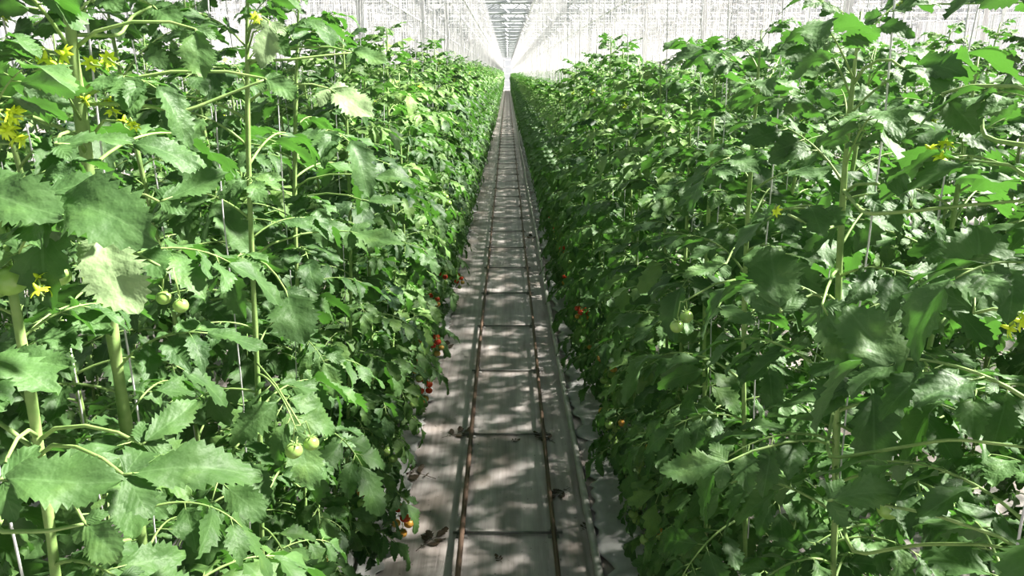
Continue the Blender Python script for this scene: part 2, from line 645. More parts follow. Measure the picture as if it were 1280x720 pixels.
def truss_stalk_mesh():
    mb = MB()
    P = [(0, 0, 0), (.05, 0, .0), (.09, .004, -.03), (.11, .0, -.08), (.115, -.003, -.14), (.115, 0, -.19)]
    tube(mb, P, [.0032, .003, .0026, .0022, .0018, .0014], 6, 0)
    for (x, y, z) in TOM_AT:
        tube(mb, [(.112, 0, z + .06), (x * .5 + .056, y * .5, z + .05), (x + .008, y, z + .038)], .0014, 5, 0)
    return mb.mesh('fruit_truss', [STEM])


TOM_AT = [(.085, .022, -.075), (.140, -.018, -.095), (.092, -.024, -.135), (.138, .020, -.155), (.112, 0, -.205)]
TRUSS = truss_stalk_mesh()
g_tr = random.Random(5)


def add_truss(parent, loc, rz, kinds, sc=1.0):
    t = bpy.data.objects.new('fruit_truss', TRUSS); COL.objects.link(t)
    t.parent = parent; t.location = loc; t.rotation_euler = (0, 0, rz); t.scale = (sc,) * 3
    for p, kd in zip(TOM_AT, kinds):
        o = bpy.data.objects.new('tomato', TOM[kd]); COL.objects.link(o)
        o.parent = t; o.location = p
        o.rotation_euler = (g_tr.uniform(-.3, .3), g_tr.uniform(-.3, .3), g_tr.uniform(0, 6))
        s_ = g_tr.uniform(.85, 1.1)
        o.scale = (s_, s_, s_)
        o['label'] = {'g': 'green unripe tomato', 'o': 'orange ripening tomato', 'r': 'red ripe tomato'}[kd]
    return t


def flower_cluster_at(parent, p, g, n=3, sc=1.0):
    st = MB()
    p = np.asarray(p, float)
    ends = []
    root = np.zeros(3)
    for i in range(n):
        e = np.array([g.uniform(-.016, .016), g.uniform(-.016, .016), g.uniform(-.008, .02)]) * sc
        tube(st, [root, e * .5 + [0, 0, .008], e], .0012, 5, 0)
        ends.append(e)
    c = st.build('flower_cluster', [STEM], parent)
    c.location = p
    for e in ends:
        f = bpy.data.objects.new('flower', FLOWER); COL.objects.link(f)
        f.parent = c
        f.location = e
        f.scale = (sc * .85,) * 3
        f.rotation_euler = (g.uniform(.2, 1.5), g.uniform(-.6, .6), g.uniform(0, 6.28))
        f['label'] = 'open yellow flower'
    return c


# ------------------------------------------------------------------ plant templates (mid distance)
def mid_plant(seed, h, lean):
    g = np.random.default_rng(seed)
    P = stem_path(h, lean, g)
    fol = MB()
    for (z, az, post, sc, roll) in leaf_plan(h, g, .049):
        A = MIDL[post][g.integers(5)]
        q = z / h
        fol.add_arrays(A, leaf_M(P, z, az, sc * .9, roll, g), g.uniform(-.30, .26) + (.2 if q > .8 else 0))  # crown leaves shifted to brighter green to carry the strong top light
    st = MB()
    tube(st, P, np.interp(P[:, 2], [0, h * .8, h], [.0085, .0065, .003]), 7, 0)
    return fol.mesh('foliage', [LEAF, STEM]), st.mesh('stem', [STEM]), P


TALL, LOW = [], []
for k in range(7):
    TALL.append(mid_plant(100 + k, 2.58 + .05 * (k % 3), .13))
for k in range(5):
    LOW.append(mid_plant(200 + k, 2.36 + .03 * (k % 3), .13))

# plant positions: two lines of stems per row, strings lean apart
def row_spots(side, cx, y0, y1, step=.5, seed=0):
    g = np.random.default_rng(seed)
    sp = []
    n = int((y1 - y0) / step)
    for i in range(n):
        for (line, off, dy) in (('in', -.05, 0.0), ('out', .05, step / 2)):
            x = side * (cx + off + g.uniform(-.012, .012))
            sp.append((x, y0 + i * step + dy + g.uniform(-.05, .05), line, side))
    return sp


N_IND = [0]
MIDROOT = []
def ground_tag(o, side, where):
    if where == 'main':
        if side < 0:
            tag(o, 'leafy tomato plant on white twine, one of the sunlit row left of the path', 'tomato plant', 'tomato plants of the sunlit row left of the path')
        elif o.location.y < 7.2:
            tag(o, 'taller leafy tomato plant in the shaded front stretch of the row right of the path', 'tomato plant', 'taller tomato plants in the front stretch right of the path')
        else:
            tag(o, 'lower leafy tomato plant in the farther stretch of the row right of the path', 'tomato plant', 'lower tomato plants in the farther stretch right of the path')
    else:
        if side < 0:
            tag(o, 'tomato plant in the second row to the left, behind the sunlit row', 'tomato plant', 'tomato plants of the second row to the left')
        else:
            tag(o, 'tomato plant in the second row to the right, behind the shaded row', 'tomato plant', 'tomato plants of the second row to the right')


def place_mid(x, y, line, side, where, idx):
    N_IND[0] += 1
    low = side > 0 and y > 7.2 and where == 'main'
    bank = LOW if low else TALL
    fol, st, P = bank[(idx * 5 + (3 if side > 0 else 0)) % len(bank)]
    o = empty('tomato_plant', (x, y, 0), 0)
    inward = -side if line == 'in' else side          # lean direction in x
    o.rotation_euler = (0, 0, 0 if inward > 0 else PI)
    o.scale = (1, 1, random.uniform(.97, 1.025))
    if side > 0 and where == 'main' and y < 7.2: o.scale = (1, 1, random.uniform(.90, .95) if y < 4.2 else random.uniform(.93, .98))
    elif where == 'main': o.scale = (1, 1, random.uniform(.93, 1.0))
    MIDROOT.append((side, line, where, o))
    for nm, me in (('stem', st), ('foliage', fol)):
        c = bpy.data.objects.new(nm, me); COL.objects.link(c)
        c.parent = o
    if where == 'main' and line == 'in' and y < 10:
        for hh in ((.55, .85) if idx % 4 == 0 else (.72,)):
            kd = random.choice(['rrogg', 'roggg', 'rrrog', 'ogggg', 'ggggg']) if y > 4 or hh < .7 else 'ogggg'
            lp = at_h(P, hh * 1.0)
            add_truss(o, lp, random.uniform(-.9, .9), kd)
    if where == 'main' and y < 12 and idx % 3 == 0:
        pp = at_h(P, P[-1, 2] - .25)
        flower_cluster_at(o, pp + np.array([random.uniform(.04, .1), random.uniform(-.08, .08), .05]), rng, 3)
    ground_tag(o, side, where)
    return o


NEAR_END = {-1: 2.6, 1: 2.6}
IND_END = 30.0
idx = 0
main = {-1: row_spots(-1, .80, .45, 112, .5, 1), 1: row_spots(1, .80, .60, 112, .5, 2)}
near_spots, far_spots = [], []
ind_pos = []
for side in (-1, 1):
    for (x, y, line, sd) in main[side]:
        if y < NEAR_END[side]:
            near_spots.append((x, y, line, sd))
        elif y < IND_END:
            place_mid(x, y, line, sd, 'main', idx); idx += 1
            ind_pos.append((x, y, line, sd))
        else:
            far_spots.append((x, y, line, sd, 0))
for side in (-1, 1):
    for (x, y, line, sd) in row_spots(side, 2.4, .8, 112, .5, 5 + side):
        if y < 5.8:
            place_mid(x, y, line, sd, 'second', idx); idx += 1
            ind_pos.append((x, y, line, sd))
        else:
            far_spots.append((x, y, line, sd, 1))
    for cx in (4.0, 5.6):
        for (x, y, line, sd) in row_spots(side, cx, 1.0, 112, .5, 9 + side):
            far_spots.append((x, y, line, sd, 2))

# ------------------------------------------------------------------ near plants, every leaf a part
CAM_P = np.array([0, 0, EYE])
def ray_pt(px, py, z):
    """a place in the house z metres into the view, at this spot of the 1280 x 720 frame"""
    fx, ux, rx = cam_axes
    return CAM_P + z * (fx + rx * (px - 640) / F_PX - ux * (py - 360) / F_PX)
cy_, sy_ = math.cos(YAW), math.sin(YAW)
fwd = np.array([-sy_ * math.cos(PITCH), cy_ * math.cos(PITCH), -math.sin(PITCH)])
rgt = np.array([cy_, sy_, 0])
upv = np.cross(rgt, fwd)
cam_axes = (fwd, upv, rgt)


def near_plant(label, x, y, h, top_x, top_y, seed, r=.008, z_from=.16, skip=None, fl=1, step=.085):
    g = np.random.default_rng(seed)
    root = empty('tomato_plant', (x, y, 0))
    tag(root, label, 'tomato plant')
    k = 34
    z = np.linspace(0, h, k)
    w = .018
    px = (top_x - x) * (z / h) + w * (np.sin(z * 3.1 + seed) - math.sin(seed)) * (z / h)
    py = (top_y - y) * (z / h) + w * (np.sin(z * 2.7 + seed * 2) - math.sin(seed * 2)) * (z / h)
    P = np.stack([px, py, z], 1)
    st = MB()
    R = np.interp(z, [0, h * .85, h], [r * 1.15, r, r * .35])
    for q in np.arange(.3, h, .17):           # slight swelling at the nodes
        R = R + r * .25 * np.exp(-((z - q) / .03) ** 2)
    tube(st, P, R, 10, 0)
    st.build('stem', [STEM], root)
    for (zz, az, post, sc, roll) in leaf_plan(h, g, step, z_from):
        a = at_h(P, zz)
        wx, wy, wz = a[0] + x, a[1] + y, zz
        dx, dy = math.cos(az), math.sin(az)
        # keep the blade out of the walking space in front of the lens
        tipx, tipy = wx + dx * .32 * sc, wy + dy * .32 * sc
        if abs(tipx) < .36 or (wz > 1.5 and tipy < .45 and abs(tipx) < .5):
            az = PI - az + g.uniform(-.4, .4)
            if abs(wx + math.cos(az) * .32 * sc) < .36:
                continue
        if skip and skip(wx, wy, wz, az):
            continue
        ch = [m for m, p_ in NEARL if p_ == post]
        o = bpy.data.objects.new('leaf', ch[g.integers(len(ch))]); COL.objects.link(o)
        o.parent = root
        o.location = a
        o.rotation_euler = (roll, g.uniform(-.15, .2), az)
        o.scale = (sc, sc, sc)
    if fl:
        for q in range(fl):
            zz = h - g.uniform(.15, .45)
            flower_cluster_at(root, at_h(P, zz) + np.array([-np.sign(x) * g.uniform(.03, .08), g.uniform(-.06, .02), .02]), g, 3)
    return root, P


LBL_L = [
    'tomato plant at the left edge, closest to the camera, its stem hidden by leaves',
    'tomato plant with a thick pale stem rising through the lower left foliage',
    'tomato plant whose thick pale stem leaves the top left of the picture beside yellow flowers',
]
near_roots = []
left_defs = [
    ('tomato plant at the left edge, closest to the camera, its thick pale stem bare', -.74, .84, 2.42, -.625, .93, 21, .0065, 1),
    ('tomato plant with a thick bare stem reaching the top edge among yellow flowers', -.76, 1.22, 2.75, -.605, 1.13, 22, .0085, 2),
    ('tomato plant with a slender pale stem, third in the front line left of the path', -.76, 1.72, 2.72, -.555, 1.72, 23, .0055, 1),
    ('tomato plant fourth in the front line left of the path, leafy to the ground', -.76, 2.2, 2.66, -.60, 2.2, 24, .0055, 0),
    ('tomato plant in the back line at the far left edge, first behind the thickest stem', -.86, .55, 2.6, -.98, .5, 25, .0062, 1),
    ('tomato plant in the back line at left, with yellow flowers beneath the top edge', -.86, 1.02, 2.66, -1.0, 1.02, 26, .0055, 2),
    ('tomato plant in the back line at left, crown against the white roof strings', -.86, 1.5, 2.66, -1.0, 1.5, 27, .0055, 1),
    ('tomato plant in the back line at left, behind the slender pale stem', -.86, 2.0, 2.66, -1.0, 2.0, 28, .0055, 0),
    ('tomato plant in the back line at left, last before the even green wall', -.86, 2.45, 2.66, -1.0, 2.45, 29, .0055, 0),
]
right_defs = [
    ('tomato plant closest at the right edge, yellow flowers beside its large dark leaves', .76, .82, 2.5, .66, .85, 41, .0062, 1),
    ('tomato plant with a pale forked stem and white twine in the right foliage', .76, 1.32, 2.5, .585, 1.32, 42, .0058, 0),
    ('tomato plant in the front line right of the path, bushy top before the white strings', .76, 1.85, 2.50, .58, 1.85, 43, .0055, 0),
    ('tomato plant in the front line right of the path, fourth from the camera', .76, 2.3, 2.50, .60, 2.3, 44, .0055, 0),
    ('tomato plant in the back line at the far right edge, first from the camera', .86, .62, 2.5, .98, .6, 45, .0062, 1),
    ('tomato plant in the back line at right with a thin brownish stem against white', .86, 1.1, 2.48, 1.0, 1.1, 46, .006, 1),
    ('tomato plant in the back line at right, loose crown open to the white strings', .86, 1.6, 2.44, 1.0, 1.6, 47, .0055, 1),
    ('tomato plant in the back line at right, behind the bushy top', .86, 2.1, 2.47, 1.0, 2.1, 48, .0055, 0),
    ('tomato plant in the back line at right, last before the even dark wall', .86, 2.5, 2.47, 1.0, 2.5, 49, .0055, 0),
]
HERO = {}
for (lb, x, y, h, tx, ty, sd, r, fl) in left_defs + right_defs:
    root, P = near_plant(lb, x, y, h, tx, ty, sd, r, fl=fl, step=.056)
    HERO[sd] = (root, P)


def hero_leaf(sd, base, tip, up, mesh=None, seed=1, pairs=3, mat=None, kind='terminal', e=(.15, -.25), label=None, width=None):
    """a leaf of plant sd laid from base to tip (base and tip in the house); a stalk joins it to the stem"""
    root, P = HERO[sd]
    base = np.asarray(base, float); tip = np.asarray(tip, float)
    d = tip - base
    Ln = np.linalg.norm(d); d = d / Ln
    n0 = norm(np.asarray(up, float) - d * np.dot(up, d))
    s0 = np.cross(n0, d)
    g = np.random.default_rng(seed)
    mb = MB()
    if kind == 'terminal':
        V, Fq, U = leaflet(Ln, Ln * (width or .3), 24, 9, g, .3, .15, .17, .09)
        mb.add(V, Fq, U, 0, .55)
        for side in (-1, 1):                  # two smaller leaflets at the foot of the big one
            V, Fq, U = leaflet(Ln * .42, Ln * .13, 14, 5, g, .3, .2, .18, .08)
            a = side * g.uniform(.9, 1.2)
            c, s_ = math.cos(a), math.sin(a)
            W = np.stack([V[:, 0] * c - V[:, 1] * s_ - .05 * Ln, V[:, 0] * s_ + V[:, 1] * c, V[:, 2] - .01 * Ln], 1)
            mb.add(W, Fq, U, 0, .5)
        tube(mb, [(-.06 * Ln, 0, 0), (0, 0, 0), (.12 * Ln, 0, -.002)], [.0020, .0018, .0008], 6, 1)
    else:
        A = compound_leaf(Ln / 1.0, g, 18, 7, e[0], e[1], True, pairs, .5, 6)
        V = np.concatenate(A.V)
        mb.add_arrays(A.arrays())
    o = mb.build('leaf', [mat or LEAF, STEM], root)
    M = Matrix(((d[0], s0[0], n0[0], base[0] - root.location.x), (d[1], s0[1], n0[1], base[1] - root.location.y), (d[2], s0[2], n0[2], base[2]), (0, 0, 0, 1)))
    o.matrix_local = M
    if label: o['label'] = label
    # stalk from the stem
    loc = base - np.array([root.location.x, root.location.y, 0]) - d * .06 * Ln
    zz = min(max(loc[2] - .03, .1), P[-1, 2] - .02)
    a = at_h(P, zz)
    mid = (a + loc) / 2 + np.array([0, 0, .025])
    sb = MB()
    tube(sb, [a, a * .6 + mid * .4 + [0, 0, .01], mid, mid * .4 + loc * .6 + [0, 0, .006], loc, loc + d * .05 * Ln], [.0034, .0029, .0025, .0022, .0019, .0015], 7, 0)
    sb.build('leaf_stalk', [STEM], root)
    return o


R3 = ray_pt
UPF = np.array([0, -.5, .87])           # blade tilted up and toward the aisle end where the camera stands
CAMF = np.array([.35, -.8, .5])
# left of the path
hero_leaf(21, R3(62, 248, .86), R3(186, 285, .80), (.1, -.75, .65), seed=1, width=.26)
hero_leaf(21, R3(-30, 235, .84), R3(62, 262, .80), (.1, -.7, .7), seed=2)
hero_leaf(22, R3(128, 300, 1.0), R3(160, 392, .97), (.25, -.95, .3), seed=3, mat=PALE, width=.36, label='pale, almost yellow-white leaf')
hero_leaf(22, R3(205, 250, 1.12), R3(288, 208, 1.15), (0, -.6, .8), seed=4, width=.24)
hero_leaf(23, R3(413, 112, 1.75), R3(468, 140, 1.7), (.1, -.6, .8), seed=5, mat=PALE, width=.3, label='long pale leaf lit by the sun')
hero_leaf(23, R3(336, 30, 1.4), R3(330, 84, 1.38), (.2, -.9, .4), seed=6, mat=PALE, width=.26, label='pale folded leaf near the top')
hero_leaf(23, R3(358, 366, 1.45), R3(378, 428, 1.4), (.3, -.9, .3), seed=7, width=.4)
hero_leaf(21, R3(165, 592, .92), R3(335, 575, .98), (0, -.55, .85), seed=8, width=.2)
hero_leaf(21, R3(10, 600, .85), R3(150, 592, .85), (0, -.6, .8), seed=9, width=.26)
hero_leaf(21, R3(182, 552, .95), R3(252, 495, 1.0), (.1, -.8, .6), seed=10, width=.24)
hero_leaf(23, R3(440, 290, 1.9), R3(505, 298, 1.85), (0, -.5, .85), seed=11, width=.22)
hero_leaf(24, R3(462, 222, 2.2), R3(518, 220, 2.2), (0, -.5, .85), seed=12, width=.2)
hero_leaf(24, R3(455, 250, 2.1), R3(505, 250, 2.1), (0, -.5, .85), seed=13, width=.2)
hero_leaf(22, R3(245, 40, 1.1), R3(250, 95, 1.08), (.2, -.95, .2), seed=14, width=.34)
hero_leaf(22, R3(332, 99, 1.15), R3(372, 118, 1.13), (0, -.7, .7), seed=16, width=.28)
hero_leaf(23, R3(442, 65, 1.65), R3(486, 72, 1.62), (0, -.6, .8), seed=17, width=.26)
hero_leaf(22, R3(192, 8, 1.15), R3(225, 30, 1.12), (0, -.7, .7), seed=18, width=.3)
hero_leaf(21, R3(107, 654, .88), R3(150, 700, .86), (0, -.8, .6), seed=19, width=.34)
hero_leaf(22, R3(75, 180, .95), R3(170, 165, .98), (0, -.4, .9), seed=15, width=.2)
# right of the path
hero_leaf(41, R3(1218, 385, .95), R3(1232, 275, .97), (-.15, -.95, .1), seed=21, width=.42)
hero_leaf(42, R3(1125, 468, 1.0), R3(1060, 372, 1.05), (-.2, -.85, .5), seed=22, width=.33)
hero_leaf(42, R3(1030, 385, 1.1), R3(1072, 462, 1.05), (-.3, -.9, .3), seed=23, width=.34)
hero_leaf(42, R3(1138, 250, 1.05), R3(1118, 150, 1.1), (.5, -.75, .2), seed=24, width=.2, label='bright green leaf glowing with light from behind')
hero_leaf(41, R3(1040, 625, 1.05), R3(1135, 608, 1.0), (0, -.55, .85), seed=25, width=.24)
hero_leaf(42, R3(975, 385, 1.25), R3(965, 298, 1.3), (-.3, -.8, .5), seed=26, width=.34)
hero_leaf(42, R3(905, 578, 1.35), R3(822, 585, 1.35), (0, -.6, .8), seed=27, width=.24)
hero_leaf(43, R3(900, 385, 1.6), R3(940, 402, 1.5), (0, -.5, .85), seed=28, width=.24)
hero_leaf(43, R3(905, 330, 1.6), R3(852, 342, 1.6), (0, -.5, .85), seed=29, width=.2)
hero_leaf(41, R3(1180, 120, .92), R3(1225, 165, .9), (-.2, -.9, .3), seed=30, width=.4)
hero_leaf(42, R3(1130, 85, 1.2), R3(1210, 118, 1.15), (0, -.5, .8), seed=31, width=.2)


def long_stalk(sd, pts):
    root, P = HERO[sd]
    sb = MB()
    pp = np.array(pts) - np.array([root.location.x, root.location.y, 0])
    a = at_h(P, min(max(pp[0][2], .1), P[-1, 2] - .05))
    pp = np.vstack([a, pp])
    # smooth
    t = np.arange(len(pp)); tt = np.linspace(0, len(pp) - 1, 4 * len(pp))
    Q = np.stack([np.interp(tt, t, pp[:, i]) for i in range(3)], 1)
    Q[1:-1] = (Q[:-2] + 2 * Q[1:-1] + Q[2:]) / 4
    tube(sb, Q, np.linspace(.0034, .002, len(Q)), 7, 0)
    sb.build('leaf_stalk', [STEM], root)


long_stalk(42, [R3(1080, 268, 1.1), R3(1130, 265, 1.05), R3(1210, 256, 1.0), R3(1290, 250, .95)])
long_stalk(42, [R3(1030, 575, 1.2), R3(1110, 562, 1.1), R3(1190, 548, 1.0), R3(1290, 560, .95)])
long_stalk(42, [R3(1060, 696, 1.2), R3(1150, 680, 1.1), R3(1230, 680, 1.0), R3(1290, 692, .95)])
long_stalk(41, [R3(1228, 175, 1.0), R3(1226, 120, 1.0), R3(1255, 108, .98), R3(1290, 108, .96)])
long_stalk(42, [R3(1022, 290, 1.28), R3(1000, 275, 1.26), R3(985, 268, 1.25)])
long_stalk(22, [R3(170, 130, 1.1), R3(230, 140, 1.12), R3(280, 120, 1.14), R3(330, 100, 1.15)])
long_stalk(22, [R3(150, 45, 1.12), R3(165, 20, 1.14), R3(190, 8, 1.15)])
long_stalk(21, [R3(-10, 665, .86), R3(60, 664, .86), R3(105, 655, .88)])
long_stalk(23, [R3(360, 75, 1.6), R3(400, 70, 1.62), R3(440, 66, 1.65)])

gF = np.random.default_rng(77)
def hero_flower(sd, px, py, z, n=3, sc=1.0):
    root, P = HERO[sd]
    p = R3(px, py, z) - np.array([root.location.x, root.location.y, 0])
    flower_cluster_at(root, p, gF, n, sc)
    a = at_h(P, min(max(p[2] - .04, .1), P[-1, 2] - .02))
    sb = MB()
    tube(sb, [a, (a + p) / 2 + [0, 0, .02], p], [.0025, .002, .0014], 6, 0)
    sb.build('flower_stalk', [STEM], root)


hero_flower(22, 70, 122, .95, 4, .9)
hero_flower(22, 72, 80, 1.0, 5, 1.2)
hero_flower(21, 14, 155, .9, 4, 1.1)
hero_flower(21, 22, 180, .9, 3, 1.0)
hero_flower(22, 160, 152, 1.05, 2, .8)
hero_flower(23, 328, 36, 1.4, 2, 1.0)
hero_flower(41, 1180, 197, 1.0, 3, .9)
hero_flower(46, 1124, 6, 1.3, 3, .9)
hero_flower(41, 1272, 408, .85, 2, 1.0)
hero_flower(42, 968, 262, 1.3, 1, .9)


def hero_tomato(sd, items):
    """a small truss hanging from plant sd with the tomatoes where they are seen"""
    root, P = HERO[sd]
    off = np.array([root.location.x, root.location.y, 0])
    pts = [R3(px, py, z) - off for (px, py, z, s_, kd) in items]
    top = np.mean(pts, 0) + np.array([0, 0, .05])
    a = at_h(P, min(max(top[2] + .02, .1), P[-1, 2] - .02))
    sb = MB()
    loc = top
    tube(sb, [a - loc, (a - loc) * .5 + [0, 0, .015], [0, 0, 0]], [.003, .0026, .002], 6, 0)
    for p, it in zip(pts, items):
        q = p - loc
        tube(sb, [[0, 0, 0], [q[0] * .6, q[1] * .6, .005], q + [0, 0, .03 * it[3]]], .0016, 5, 0)
    t = sb.build('fruit_truss', [STEM], root, loc=loc)
    for p, it in zip(pts, items):
        o = bpy.data.objects.new('tomato', TOM[it[4]]); COL.objects.link(o)
        o.parent = t; o.location = p - loc; o.scale = (it[3],) * 3
        o.rotation_euler = (gF.uniform(-.3, .3), gF.uniform(-.3, .3), gF.uniform(0, 6))
        o['label'] = {'g': 'green unripe tomato', 'o': 'orange ripening tomato', 'r': 'red ripe tomato'}[it[4]]


hero_tomato(23, [(367, 563, 1.55, .78, 'g'), (389, 554, 1.58, .7, 'g')])
hero_tomato(21, [(12, 350, .95, .9, 'g'), (-8, 355, .97, .9, 'g'), (75, 345, 1.0, .6, 'g')])
hero_tomato(22, [(226, 382, 1.15, .5, 'g'), (205, 372, 1.15, .5, 'g')])
hero_tomato(43, [(846, 408, 1.8, .7, 'g'), (858, 396, 1.82, .7, 'g')])
hero_tomato(42, [(1110, 636, 1.3, .8, 'g'), (1148, 628, 1.3, .7, 'g')])

def truss_on_mid(px, py, X, kinds, sc=1.0):
    d = fwd + rgt * (px - 640) / F_PX - upv * (py - 360) / F_PX
    p = CAM_P + d * (X / d[0])
    side = -1 if X < 0 else 1
    best = min((o for (sd, ln, wh, o) in MIDROOT if sd == side and ln == 'in' and wh == 'main'), key=lambda o: abs(o.location.y - p[1]))
    lo = best.rotation_euler.z
    q = Matrix.Rotation(-lo, 3, 'Z') @ Vector((p[0] - best.location.x, p[1] - best.location.y, p[2]))
    z0 = (q.z + .12 * sc) / best.scale[2]
    dx = math.hypot(q.x, q.y) - .11 * sc
    t = add_truss(best, (q.x - .11 * sc * q.x / max(.01, math.hypot(q.x, q.y)), q.y - .11 * sc * q.y / max(.01, math.hypot(q.x, q.y)), z0), math.atan2(q.y, q.x), kinds, sc)
    st = MB()
    tube(st, [(0, 0, z0 + .03), (t.location.x * .5, t.location.y * .5, z0 + .025), tuple(t.location)], [.003, .003, .0028], 6, 0)
    st.build('truss_stalk', [STEM], best)


gL = np.random.default_rng(404)
for (sd, ln, wh, o) in MIDROOT:
    if wh == 'main' and ln == 'in' and 2.6 < o.location.y < 11 and gL.uniform() < (.6 if sd < 0 else .95):
        for q in range(1 if sd < 0 else 2):
            ch = [m for m, p_ in NEARL if p_ == 2]
            lf = bpy.data.objects.new('leaf', ch[gL.integers(len(ch))]); COL.objects.link(lf)
            lf.parent = o
            sc = gL.uniform(.9, 1.2)
            lf.location = (.01, 0, gL.uniform(.28, .5))
            lf.rotation_euler = (gL.uniform(-.3, .3), 0, gL.uniform(-.7, .7))
            lf.scale = (sc, sc, sc)
for (px_, py_, X_, kk_, sc_) in ((530, 485, -.55, 'rrrro', 1.1), (546, 430, -.54, 'rrroo', 1.0), (502, 650, -.56, 'rrooo', 1.1), (512, 640, -.60, 'rrrog', 1.0),
                                (400, 690, -.62, 'oggoo', 1.0), (574, 350, -.5, 'rrrog', 1.0), (728, 640, .58, 'rroog', .9), (555, 250, -.5, 'ggggg', 1.0)):
    truss_on_mid(px_, py_, X_, kk_, sc_)

# ------------------------------------------------------------------ support twines and crop wires
WIRE_H = 4.3
def twine_mesh(h0, h1, dx):
    mb = MB()
    z = np.linspace(h0, h1, 14)
    x = dx * (z - h0) / (h1 - h0)
    # winds round the stem below, straight above
    w = np.where(z < 2.5, .0062, 0)
    P = np.stack([x + w * np.cos(z * 20), w * np.sin(z * 20), z], 1)
    tube(mb, P, .0018, 5, 0)
    return mb.mesh('support_twine', [TWINE])
TW = twine_mesh(1.1, WIRE_H, 0.09)
cnt = 0
all_ind = [(x, y, line, sd) for (x, y, line, sd) in ind_pos]
for (lb, x, y, h, tx, ty, sd_, r, fl) in left_defs + right_defs:
    all_ind.append((x, y, 'in' if abs(x) < .8 else 'out', -1 if x < 0 else 1))
for (x, y, line, sd) in all_ind:
    inward = -sd if line == 'in' else sd
    o = bpy.data.objects.new('support_twine', TW); COL.objects.link(o)
    o.location = (x + inward * .055 + inward * .012, y + .01, 0)
    o.rotation_euler = (0, 0, 0 if inward > 0 else PI)
    if abs(x) < 1.2:
        if sd < 0: tag(o, 'white twine hanging from the crop wire to a plant of the left row', 'twine', 'white twines of the left row')
        else: tag(o, 'white twine hanging from the crop wire to a plant of the right row', 'twine', 'white twines of the right row')
    else:
        tag(o, 'white twine hanging over the second row beyond the one by the path', 'twine', 'white twines of the second rows')
# the many further twines: uncountable, one object
mb = MB()
gT = np.random.default_rng(31)
VT, FT = [], []
def quick_twine(x, y, h0, dx, r=.003):
    b = len(VT)
    for (xx, zz) in ((x, h0), (x + dx, WIRE_H)):
        for (a, c) in ((r, 0), (-r * .5, r * .87), (-r * .5, -r * .87)):
            VT.append((xx + a, y + c, zz))
    for j in range(3):
        j2 = (j + 1) % 3
        FT.append((b + j, b + j2, b + 3 + j2, b + 3 + j))
for (x, y, line, sd, w) in far_spots:
    inward = -sd if line == 'in' else sd
    for q in range(3 if y < 70 else 2):
        quick_twine(x + inward * (.1 - .05 * q), y + q * .09, 2.0, inward * .07, .0034)
for (x, y, line, sd) in ind_pos:
    if y > 6 and abs(x) < 1.2:
        inward = -sd if line == 'in' else sd
        for q in (1, 2):
            quick_twine(x + inward * (.1 - .05 * q), y + q * .12, 2.1, inward * .07, .0026)
for cx in np.arange(7.2, 22, 1.6):
    for sd in (-1, 1):
        yy = 1.0
        while yy < 112:
            for off in (-.15, .15):
                quick_twine(sd * cx + off, yy + gT.uniform(-.1, .1), 1.5, np.sign(off) * .07, .0035)
            yy += .5
mb.add(VT, FT)
tag(mb.build('distant_twine', [TWINE], smooth=False), 'dense curtain of white twines far down the house', 'twine', kind='stuff')

for cx in np.arange(.8, 22, 1.6):
    for sd in (-1, 1):
        for off in (-.22, .22):
            w = MB()
            tube(w, [(sd * cx + off, Y0 + .2, WIRE_H), (sd * cx + off, Y1 - .3, WIRE_H)], .004, 5, 0)
            o = w.build('crop_wire', [ALU])
            if cx < 1:
                tag(o, ('inner' if off * sd < 0 else 'outer') + ' steel crop wire running above the row ' + ('left' if sd < 0 else 'right') + ' of the path', 'wire')
            else:
                tag(o, 'steel crop wire running above the rows farther from the path', 'wire', 'crop wires above the farther rows')
# white pipes slung above the rows
for (px_, h_) in ((-.82, 3.75), (.82, 4.5), (-.82, 4.62), (-2.4, 3.8), (2.4, 3.8)):
    w = MB()
    tube(w, [(px_, Y0 + .2, h_), (px_, Y1 - .3, h_)], .026, 10, 0)
    o = w.build('hanging_pipe', [WPAINT])
    hm = MB(); box(hm, -.008, .0062, -.008, .0062, h_ + .02, 4.70)
    hme = hm.mesh('hanger', [WPAINT], smooth=False)
    for q in range(24):
        c = bpy.data.objects.new('hanger', hme); COL.objects.link(c)
        c.parent = o; c.location = (px_, 3.6 + 4.65 * q, 0)
    if abs(px_) < 1:
        tag(o, {-.82: 'white pipe slung lower above the row left of the path', .82: 'white pipe slung above the row right of the path'}[px_] if h_ < 4.6 else 'white pipe slung just under the trusses left of the path', 'pipe')
    else:
        tag(o, 'white pipe slung above the second row ' + ('left' if px_ < 0 else 'right'), 'pipe')

